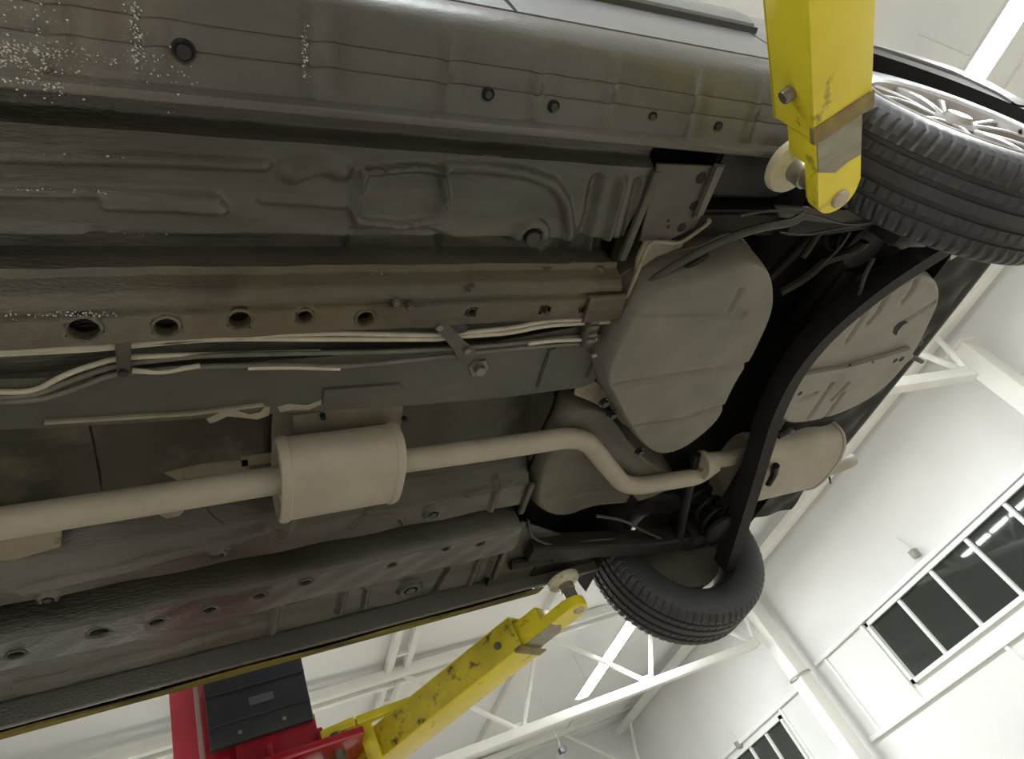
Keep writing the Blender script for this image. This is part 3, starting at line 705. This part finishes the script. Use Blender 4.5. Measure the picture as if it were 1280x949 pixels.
lathe('link_bolt', [(0, 0), (.012, 0), (.014, .004), (.014, .02), (0, .02)], 'line_cream', car, 12, (pr_[0], pr_[1], -.135), 'Z')
for s in (1, -1):
    zz = 0.0 if s > 0 else .07
    strap_beam('trailing_arm', round_path([(-.66, s * .53, .03 + zz), (-.42, s * .555, zz), (-.22, s * .57, -.03 + zz), (-.02, s * .60, -.03 + zz)], .08), .065, .055, 'chassis_black')
    tube('trailing_arm_rod', round_path([(-.70, s * .60, .03 + zz), (-.40, s * .615, .01 + zz), (-.1, s * .62, .0 + zz)], .08), .018, 'chassis_black', car, 10)
    # coil spring with seats and damper
    cx, cy = .02, s * .50; up = 0.0 if s > 0 else .13
    n = 150; sprg = [(cx + .052 * math.cos(t), cy + .052 * math.sin(t), -.07 + up + .24 * t / (2 * math.pi * 5.5)) for t in np.linspace(0, 2 * math.pi * 5.5, n)]
    tube('coil_spring', sprg, .0075, 'chassis_black', car, 8)
    lathe('spring_seat', [(0, -.01), (.05, -.01), (.066, 0), (.066, .012), (0, .012)], 'chassis_black', car, 24, (cx, cy, -.088 + up), 'Z')
    tube('damper', [(cx + .12, cy + s * .05, -.09 + up), (cx + .10, cy + s * .02, .18)], [.026, .026], 'chassis_black', car, 14)
    beam('lateral_link', (.08, s * .20, .0 + up), (.03, s * .62, -.06 + up), .05, .035, 'chassis_black', car)
    tube('track_link', [(-.16, s * .22, .03 + up), (-.10, s * .60, -.05 + up)], .014, 'chassis_black', car, 10)
    box('knuckle', (.02, s * .60, -.0), (.16, .10, .14), 'chassis_black', car, bev=.03)
# hoses and cables
def hose(pts, r, material='chassis_black', name='brake_hose', rad=.05): return tube(name, round_path(UP(pts, 0), rad), r, material, car, 8)
hose([(660, 650, .03), (664, 672, .02), (690, 683, .01), (735, 676, .0), (800, 672, -.02), (815, 690, -.03)], .0045, 'hose_grey')
hose([(745, 645, .0), (780, 650, -.02), (800, 662, -.03), (830, 675, -.04), (850, 690, -.04), (870, 692, -.05)], .0045, 'hose_grey')
sheet('side_bracket', [(652, 652), (700, 668), (735, 690), (700, 716), (655, 738), (600, 752), (628, 690)], .035, 'underseal', .006, .001)
hose([(690, 700, .0), (740, 682, .0), (790, 672, -.01), (850, 680, -.03)], .010, 'chassis_black', 'handbrake_cable')
hose([(770, 385, .0), (830, 340, .0), (880, 312, .0), (940, 286, -.02), (990, 278, -.03), (1005, 268, -.03)], .009, 'hose_grey', 'handbrake_cable')
hose([(780, 392, -.0), (836, 348, .0), (884, 318, .0)], .007, 'chassis_black', 'handbrake_cable')
hose([(925, 270, -.01), (965, 262, -.02), (1015, 268, -.03), (1060, 282, -.03), (1100, 276, -.02)], .003, 'hose_grey')
hose([(975, 290, .0), (1005, 294, .0), (1050, 285, .0), (1108, 277, -.01)], .0025, 'hose_grey')
hose([(1020, 338, .02), (1050, 310, .0), (1063, 290, .0)], .003, 'hose_grey')
hose([(975, 365, .04), (1010, 345, .03), (1030, 325, .02), (1062, 316, .01), (1078, 306, .0), (1080, 302, .0)], .012, 'axle_brown', 'filler_hose')
hose([(1055, 398, .02), (1074, 370, .0), (1080, 345, .0), (1092, 322, .0)], .006, 'hose_grey', 'stabiliser_bar')
hose([(1004, 320, .03), (1018, 300, .02), (1024, 288, .02)], .009, 'axle_brown', 'filler_hose')
hose([(1122, 300, -.02), (1126, 310, -.03), (1140, 302, -.03)], .007, 'hose_grey', 'hose_clip')
hose([(1185, 322, .02), (1195, 316, .02)], .010, 'line_cream', 'hose_clip')
bx_ = UP([(1040, 270, .02)], 0)[0]
prism('underfloor_plate', px([(970, 258), (1040, 262), (1085, 264), (1095, 272), (1040, 280), (975, 272)], .0), .0, .01, 'drum_brown', car)

# ---- wheels
def build_wheel():
    """axis Y, outer face towards -Y"""
    wl = bpy.data.objects.new('wheel', None); COL.objects.link(wl)
    NS = 288
    half = [(.194, .078), (.200, .090), (.214, .098), (.235, .103), (.258, .104), (.280, .1005), (.294, .094), (.3025, .085), (.3055, .079), (.3085, .068)]
    tread = []
    for c in (-.048, -.017, .017, .048):
        tread += [(.3105 - .02 * abs(c), c - .0062), (.302, c - .0042), (.302, c + .0042), (.3105 - .02 * abs(c), c + .0062)]
    prof = [(r, -y) for r, y in half] + tread + [(r, y) for r, y in half[::-1]]
    V = []; sh = {6: .0045, 7: .006, 8: .006, 9: .006}
    for j, (r, y) in enumerate(prof):
        for k in range(NS):
            rr = r; yy = y; t = 2 * math.pi * k / NS; ph = k % 4
            mir = min(j, len(prof) - 1 - j)
            if ph == 0 and 6 <= mir <= 9: rr -= .0045
            if (k % 4 == 2) and 10 <= mir and abs(y) > .02 and r > .305: rr -= .003
            t += 4e-1 * abs(y) if r > .29 else 0
            V.append((rr * math.cos(t), yy, rr * math.sin(t)))
    ty = from_arrays('tyre', V, grid_faces(len(prof), NS, wrap_m=True), 'tyre_rubber', wl, 18)
    ty['label'] = 'black treaded tyre'
    lathe('rim', [(.206, -.088), (.209, -.094), (.203, -.099), (.194, -.095), (.188, -.080), (.182, -.06), (.174, -.02), (.172, .03), (.184, .062), (.192, .080), (.204, .092), (.208, .090), (.204, .084), (.196, .07), (.190, .06), (.178, .03), (.18, -.02), (.19, -.06), (.196, -.08)], 'alloy_inner', wl, 72, closed=True)
    lathe('rim_lip', [(.210, -.0955), (.2085, -.101), (.203, -.1025), (.194, -.098), (.187, -.083), (.183, -.064), (.186, -.064), (.1905, -.083), (.198, -.095)], 'alloy', wl, 72, closed=True)
    # spokes: five pairs, joined face with a hub, each spoke a tapered bar
    for k in range(5):
        a0 = 2 * math.pi * k / 5 + .35
        for s in (-1, 1):
            bm = bmesh.new(); rows = []
            for i, u in enumerate(np.linspace(0, 1, 7)):
                r = .045 + u * (.186 - .045); a = a0 + s * (.10 + .20 * u); wd = .0115 - .003 * math.sin(u * 3.1) + .006 * max(0, u - .75) * 4 * .5; y = -.084 - .010 * math.sin(u * 2.2)
                cx, cz = r * math.cos(a), r * math.sin(a); tx, tz = -math.sin(a), math.cos(a)
                rows.append([bm.verts.new((cx + tx * e * wd, y + dy, cz + tz * e * wd)) for e, dy in ((-1, .014), (-.8, 0), (-.4, -.003), (.4, -.003), (.8, 0), (1, .014))])
            for p_, q_ in zip(rows[:-1], rows[1:]):
                for j in range(6): bm.faces.new((p_[j], p_[(j + 1) % 6], q_[(j + 1) % 6], q_[j]))
            bm.faces.new(rows[0]); bm.faces.new(rows[-1][::-1]); bmesh.ops.recalc_face_normals(bm, faces=bm.faces)
            from_bm('spoke', bm, 'alloy', wl)
    lathe('hub', [(0, -.104), (.026, -.103), (.030, -.098), (.034, -.092), (.052, -.086), (.056, -.05), (0, -.05)], 'alloy', wl, 40)
    lathe('brake_drum', [(0, -.045), (.14, -.045), (.148, -.035), (.148, .02), (.158, .022), (.158, .034), (.14, .04), (.06, .052), (.03, .06), (0, .06)], 'drum_brown', wl, 48)
    tube('valve', [(.17, -.085, .02), (.155, -.105, .02)], .004, 'rubber_plug', wl, 8)
    return wl
wh = build_wheel(); wh.parent = car; wh.location = (0, -.742, .012); wh.rotation_euler = (0, .5, 0); wh['label'] = 'near rear wheel with pale alloy spokes'
w2 = copy_tree(wh, car); w2.location = (-.012, .742, -.004); w2.rotation_euler = (0, -.3, math.pi); w2['label'] = 'far rear wheel, its inner side showing'
for s in (-1, 1):
    w3 = copy_tree(wh, car); w3.location = (-2.60, s * .742, .0); w3.rotation_euler = (0, 1.0, 0 if s < 0 else math.pi); del w3['label']

# ---- exhaust
def muffler(name, x0, x1, cy, cz, a, b, label=None, slope=0.0):
    V = []; n = 56
    st = [(x0 - .012, .93), (x0 - .010, 1.0), (x0 - .004, 1.035), (x0 + .006, 1.035), (x0 + .010, .995), (x0 + .02, .99)] + [(x, .99) for x in np.linspace(x0 + .03, x1 - .03, 6)] + [(x1 - .02, .99), (x1 - .010, .995), (x1 - .006, 1.035), (x1 + .004, 1.035), (x1 + .010, 1.0), (x1 + .012, .93)]
    st = [(x0 - .004, .02), (x0 - .006, .5), (x0 + .006, .90)] + st + [(x1 - .006, .90), (x1 + .006, .5), (x1 + .004, .02)]
    for x, s in st:
        for t in np.linspace(0, 2 * math.pi, n, endpoint=False):
            c, q = math.cos(t), math.sin(t); e = 2 / 2.5
            V.append((x, cy + slope * (x - x0) + s * a * math.copysign(abs(c) ** e, c), cz + s * b * math.copysign(abs(q) ** e, q)))
    F = grid_faces(len(st), n, wrap_m=True)
    o = from_arrays(name, V, F, 'exhaust_metal', car, 28)
    if label: o['label'] = label
    return o
muffler('centre_silencer', -1.385, -1.162, .014, .0, .098, .062, 'pale oval centre silencer')
pipe_in = [(-3.1, .03, .02), (-2.2, .02, .0), (-1.38, .012, .0)]
tube('exhaust_pipe', resample(pipe_in, .05), .0285, 'exhaust_metal', car, 24)
pp = UP([(498, 577, .0), (640, 558, .0), (728, 544, .0), (782, 610, .0), (872, 596, .0), (893, 580, .01)], 0)
tube('exhaust_pipe', round_path(pp, .075, 12), .0265, 'exhaust_metal', car, 24)
pj = UP([(880, 576, .01), (905, 574, .02), (945, 566, .04)], 0)
tube('exhaust_pipe', round_path(pj, .03, 6), .026, 'exhaust_metal', car, 20)
q = pj[0]
lathe('pipe_flange', [(.02, -.012), (.042, -.012), (.045, -.006), (.045, .006), (.042, .012), (.02, .012)], 'exhaust_metal', car, 24, (q[0] + .005, q[1] + .02, q[2]), 'X', True)
muffler('rear_silencer', .10, .49, .365, .035, .15, .085, 'pale oval rear silencer', .0)
tp_ = UP([(1040, 585, .04), (1058, 578, .04), (1064, 575, .045)], 0)
tube('tail_pipe', round_path([tp_[0] + np.array([-.06, 0, 0]), tp_[0], tp_[1], tp_[2]], .03), .027, 'exhaust_metal', car, 20)
hose([(1034, 592, .02), (1037, 598, .0), (1038, 604, .0)], .004, 'chassis_black', 'exhaust_hanger', .01)
hose([(972, 545, -.03), (985, 538, -.03), (990, 540, -.02)], .012, 'chassis_black', 'exhaust_hanger', .01)
hose([(960, 605, -.05), (968, 592, -.05), (970, 582, -.05)], .012, 'chassis_black', 'exhaust_hanger', .01)

# ---- brake and fuel lines with their brackets
def line(pts, r, m, z=.005): return tube('brake_line', round_path(UP(pts, z), .06, 5), r, m, car, 10)
line([(-140, 446), (0, 438), (130, 432), (210, 427), (280, 423), (430, 424), (545, 424), (560, 422), (640, 416), (680, 407), (745, 403), (770, 402)], .0048, 'line_cream')
line([(-140, 450), (0, 442), (130, 436), (280, 420), (400, 416), (545, 419), (600, 414), (640, 410), (680, 401), (745, 398), (772, 396), (778, 388)], .0048, 'line_cream')
line([(-140, 500), (0, 497), (45, 494), (90, 475), (145, 456), (250, 444), (400, 441), (480, 440), (560, 436), (640, 430), (700, 422), (760, 419), (772, 408)], .0048, 'line_dull', .012)
line([(-140, 489), (0, 490), (42, 490), (85, 466), (140, 449), (170, 446), (270, 443), (400, 440)], .0045, 'line_cream', .014)
line([(-140, 505), (0, 502), (52, 500), (100, 484), (140, 468), (170, 465), (250, 458), (360, 456), (420, 459), (500, 452), (580, 442), (660, 434), (740, 428), (765, 418), (780, 424)], .0045, 'line_dull', .008)
line([(165, 463), (200, 466), (250, 457)], .0042, 'line_cream', .006)
line([(310, 460), (360, 459), (425, 461)], .0042, 'line_cream', .006)
line([(660, 430), (690, 426), (745, 424)], .0042, 'line_cream', .004)
line([(740, 446), (755, 440), (772, 424), (774, 412), (768, 404)], .0045, 'line_cream', .004)
b1 = px([(143, 415), (164, 415), (164, 470), (146, 472)], -.01); prism('line_bracket', b1, -.010, -.004, 'bracket_dark', car)
q = U(154, 466, z=-.012); lathe('bracket_bolt', [(0, 0), (.006, 0), (.007, .006), (0, .006)], 'rubber_plug', car, 8, (q[0], q[1], -.016), 'Z')
prism('line_bracket', px([(541, 405), (555, 400), (566, 410), (578, 425), (597, 440), (590, 450), (572, 452), (568, 436), (552, 420)], -.012), -.012, -.005, 'bracket_dark', car)
prism('line_bracket', px([(560, 402), (572, 398), (586, 408), (584, 416), (574, 418), (564, 412)], -.008), -.008, .006, 'rubber_plug', car)
for a, b in ((549, 409), (584, 438)):
    q = U(a, b, z=-.014); lathe('bracket_bolt', [(0, 0), (.007, 0), (.008, .005), (0, .005)], 'bolt_steel', car, 8, (q[0], q[1], -.018), 'Z')
prism('line_clip', px([(737, 397), (752, 398), (745, 432), (728, 436), (732, 415)], -.008), -.008, .012, 'bracket_dark', car, 'Z', .004)
for t_ in (402, 409, 419, 426):
    q = U(745 - (t_ - 400) * .25, t_, z=-.01); box('clip_finger', (q[0], q[1], -.010), (.022, .010, .008), 'line_dull', car, bev=.003)

# ---- water droplets hanging on the wet front of the underbody (too many to count)
def droplets(regions):
    bm0 = bmesh.new(); bmesh.ops.create_icosphere(bm0, subdivisions=2, radius=1.0)
    BV = np.array([v.co[:] for v in bm0.verts]); bm0.verts.index_update(); BF = np.array([[v.index for v in f.verts] for f in bm0.faces]); bm0.free()
    V = []; F = []; k = 0
    for pts, wd, n, zfun in regions:
        pts = np.array(pts); seg = np.linalg.norm(np.diff(pts, axis=0), axis=1); cum = np.r_[0, np.cumsum(seg)]
        for _ in range(n):
            t = rng.rand() * cum[-1]; i = min(np.searchsorted(cum, t, side='right') - 1, len(seg) - 1)
            q = pts[i] + (pts[i + 1] - pts[i]) * (t - cum[i]) / seg[i]
            x, y = q + rng.randn(2) * wd; r = .0005 + .0012 * rng.rand() ** 2
            V.append(BV * np.array([r, r, r * .9]) + np.array([x, y, zfun(x, y) - r * .25])); F.append(BF + k); k += len(BV)
    o = from_arrays('water_droplets', np.concatenate(V), np.concatenate(F), 'water_film', car, 80)
    o['kind'] = 'stuff'; o['label'] = 'sparkling water droplets on the wet sill and rails'
def z_rock(x, y): return float(np.interp(-y, [.729, .732, .742, .768, .798, .826, .842], [.002, .022, .026, .031, .037, .044, .052])) - sum(.0075 * math.exp(-((x - q) / .008) ** 2) for q in ribx)
def z_flange(x, y): return -.001
def z_rail(x, y): return float(np.interp(y, [-.452, -.440, -.428, -.362], [.026, -.002, -.012, -.012]))
def z_floor(x, y): return float(np.interp(y, prof_y, prof_z)) - .008
droplets([(px([(-60, 62), (20, 70), (90, 84)], .03), .012, 420, z_rock), (px([(-60, 52), (100, 66), (150, 76)], .03), .004, 160, z_rock), (px([(-20, 10), (40, 14), (60, 30)], .035), .012, 110, z_rock),
          (px([(166, 8), (170, 40), (172, 85)], .03), .004, 140, z_rock), (px([(384, 30), (382, 60), (380, 100)], .03), .002, 60, z_rock), (px([(180, 72), (235, 90)], .03), .015, 60, z_rock),
          (px([(-40, 96), (40, 103), (80, 109)], .0), .0015, 60, z_flange), (px([(-60, 388), (30, 387), (140, 386)], .0), .003, 110, z_rail), (px([(-60, 354), (80, 354), (240, 354)], .02), .003, 60, z_rail),
          (px([(-60, 193), (100, 197), (220, 204)], .02), .002, 90, z_floor), (px([(-60, 237), (80, 239), (140, 242)], .02), .0015, 50, z_floor), (px([(150, 303), (335, 308)], .02), .003, 70, z_floor), (px([(135, 253), (260, 257)], .02), .003, 50, z_floor), (px([(420, 342), (620, 352)], .03), .008, 70, z_floor)])
# ================================================================== THE LIFT
def rotz(a): return Matrix.Rotation(a, 3, 'Z')
def lift_arm(post, label, pin, dirv, zbot, hgt, L_in, L_out, w_out, w_in, pad_z, dark_inner, strap):
    """pin: car frame XY of the pad pin; dirv: unit XY from pin to the lift post. Local x runs along the arm from the pin."""
    ang = math.atan2(dirv[1], dirv[0])
    e = bpy.data.objects.new('lift_arm', None); COL.objects.link(e); e['label'] = label
    e.parent = post; e.location = Vector((pin[0], pin[1], zbot + ZO)) - post.location; e.rotation_euler = (0, 0, ang)
    hi = hgt * .74; z0 = .006
    # inner bar with a rounded end
    r = w_in / 2
    ol = [(L_in + .25, -r), (L_in + .25, r)] + [(r * .35 - r * math.sin(t) * 1.0, r * math.cos(t)) for t in np.linspace(0, math.pi, 15)]
    prism('inner_bar', ol, z0, z0 + hi * .45, 'yellow_paint', e, 'Z', .003)
    box('inner_tube', ((L_in * .55 + L_in + .25) / 2, 0, z0 + hi / 2 + .001), (L_in * .45 + .25, w_in * .995, hi), 'yellow_paint', e, bev=.004)
    # bare steel wear plate on the underside
    prism('wear_plate', [(L_in * .55, -r * .97), (L_in * .40, -r * .2), (L_in * .44, r * .4), (L_in * .42, r * .97), (L_in + .02, r * .97), (L_in + .02, -r * .97)], z0 - .0016, z0 + .002, 'bare_steel', e, 'Z', .0004)
    lathe('pad_pin', [(0, -.006), (.016, -.006), (.018, -.003), (.018, .01), (0, .01)], 'pin_steel', e, 28, (0, 0, z0), 'Z')
    # outer sleeve: hollow rectangular tube
    wd, h = w_out, hgt
    bm = bmesh.new()
    bm_box(bm, (L_in + L_out / 2, 0, h - .004), (L_out, wd, .008), None, .002)
    from_bm('sleeve_top', bm, 'yellow_paint', e)
    for s in (-1, 1): box('sleeve_side', (L_in + L_out / 2, s * (wd / 2 - .004), h / 2), (L_out, .008, h), 'yellow_paint' if not strap else 'yellow_worn', e, bev=.0035)
    box('sleeve_bottom', (L_in + L_out / 2, 0, .004 - .003), (L_out, wd, .008), 'yellow_paint', e, bev=.003)
    box('sleeve_collar', (L_in + .012, 0, .0), (.034, wd * 1.05, .012), 'worn_edge', e, bev=.003)
    # stop bolt on the side
    for s in (-1, 1):
        lathe('stop_bolt', [(0, -.012), (.010, -.012), (.012, -.008), (.012, .004), (0, .004)], 'bolt_steel', e, 14, (L_in + .075, s * (wd / 2 + .006), h * .45), 'Y')
    # screw and pad
    lathe('pad_screw', [(0, 0), (.021, 0), (.021, (pad_z - zbot) * .55), (.025, (pad_z - zbot) * .56), (.025, pad_z - zbot - .018), (0, pad_z - zbot - .018)], 'bare_steel', e, 28, (0, 0, z0 + .004), 'Z')
    pz = pad_z - zbot
    lathe('lift_pad', [(0, pz - .022), (.030, pz - .022), (.036, pz - .018), (.052, pz - .014), (.055, pz - .006), (.055, pz), (.049, pz + .004), (.045, pz - .004), (0, pz - .004)], 'pad_cream', e, 40, (0, 0, 0), 'Z')
    return e
def lift_post(sign, label):
    yb = 1.62 * sign
    e = thing('lift_post', label, 'lift post', (-1.46, yb, 0), 'red lift posts')
    # column: C section with light coloured returns
    H_ = 3.0
    for xx in (-.195, .195):
        box('column_side', (xx, 0, H_ / 2), (.012, .30, H_), 'red_paint', e, bev=.003)
        box('column_return', (xx - math.copysign(.035, xx), -sign * .15, H_ / 2), (.08, .012, H_), 'red_light', e, bev=.003)
        box('column_edge', (xx - math.copysign(.085, xx), -sign * .158, H_ / 2), (.03, .012, H_), 'pale_strip', e, bev=.002)
    box('column_back', (0, sign * .15, H_ / 2), (.39, .012, H_), 'red_paint', e, bev=.003)
    box('base_plate', (0, 0, .01), (.6, .5, .02), 'red_paint', e, bev=.004)
    cz = ZO
    # carriage
    cr = box('carriage', (.04, -sign * .10, cz + .05), (.30, .16, .75), 'red_paint', e, bev=.01)
    box('carriage_plate', (.11, -sign * .21, cz + .02), (.26, .04, .16), 'red_paint', e, bev=.008)
    box('carriage_shelf', (.13, -sign * .26, cz - .06), (.46, .22, .03), 'red_paint', e, bev=.008)
    box('carriage_shelf', (.13, -sign * .26, cz - .22), (.46, .22, .03), 'red_paint', e, bev=.008)
    for xx in (-.05, .08, .24): box('carriage_rib', (xx, -sign * .22, cz - .02), (.02, .10, .10), 'red_paint', e, bev=.006)
    for xx in (-.04, .28): tube('pivot_pin', [(xx, -sign * .30, cz - .26), (xx, -sign * .30, cz - .02)], .02, 'bolt_steel', e, 16)
    # rubber door guard: three lips
    gy = -sign * .235
    gp = box('door_guard', (.07, gy, cz + .215), (.325, .03, .29), 'black_rubber', e, bev=.006)
    for zz in (.14, .245, .33): box('guard_lip', (.07, gy - sign * .016, cz + zz), (.325, .012, .008), 'black_rubber', gp, bev=.003)
    gt = box('guard_plate', (.08, gy - sign * .017, cz + .19), (.08, .006, .028), 'tag_grey', gp, bev=.002)
    for xx in (.0, .14): lathe('guard_screw', [(0, -.004), (.006, -.004), (.007, 0), (0, 0)], 'alloy', gp, 12, (xx, gy - sign * .016, cz + .10), 'Y')
    return e
postR = lift_post(1, 'red lift post with black door guard and long yellow arm, beyond the car')
postL = lift_post(-1, 'lift post whose yellow arm holds up the near sill by the wheel')
def unit(a, b): v = np.array(b, float) - np.array(a, float); return v / np.linalg.norm(v)
pinL = U(1045, 245, z=-.145)[:2]
aL = lift_arm(postL, 'yellow lift arm under the near sill beside the near rear wheel', pinL, unit((-.65, -.84), (-.775, -.99)), -.16, .098, .17, .80, .108, .088, -.016, False, False)
pinR = U(722, 760, z=-.112)[:2]
aR = lift_arm(postR, 'long yellow lift arm reaching under the far sill', pinR, unit((-.527, .892), (-.959, 1.49)), -.125, .105, .20, .80, .135, .095, -.006, False, True)
# brace bar and clevis near the post (part of the far arm)
inv = Matrix.Translation(aR.location + postR.location) @ Matrix.Rotation(aR.rotation_euler[2], 4, 'Z'); inv.invert()
def loc(o_inv, p): return o_inv @ Vector((p[0], p[1], p[2] + ZO))
a_, b_, c_ = U(540, 868, z=.0), U(445, 903, z=.0), U(402, 922, z=.0)
beam('arm_brace', loc(inv, a_), loc(inv, b_), .035, .03, 'yellow_paint', aR, .006)
beam('arm_brace', loc(inv, b_), loc(inv, c_), .045, .035, 'yellow_paint', aR, .01)
for (u, v, wd) in (((455, 905), (478, 960), .05), ((412, 925), (420, 970), .06)):
    p0, p1 = U(*u, z=-.01), U(*u, z=-.01); p1 = p0 + np.array([.02, .03, -.16])
    beam('brace_bracket', loc(inv, p0), loc(inv, p1), wd, .02, 'yellow_paint', aR, .005)
p0 = U(404, 928, z=-.02); tube('brace_pin', [loc(inv, p0), loc(inv, p0 + np.array([.0, .0, -.14]))], .008, 'alloy', aR, 12)
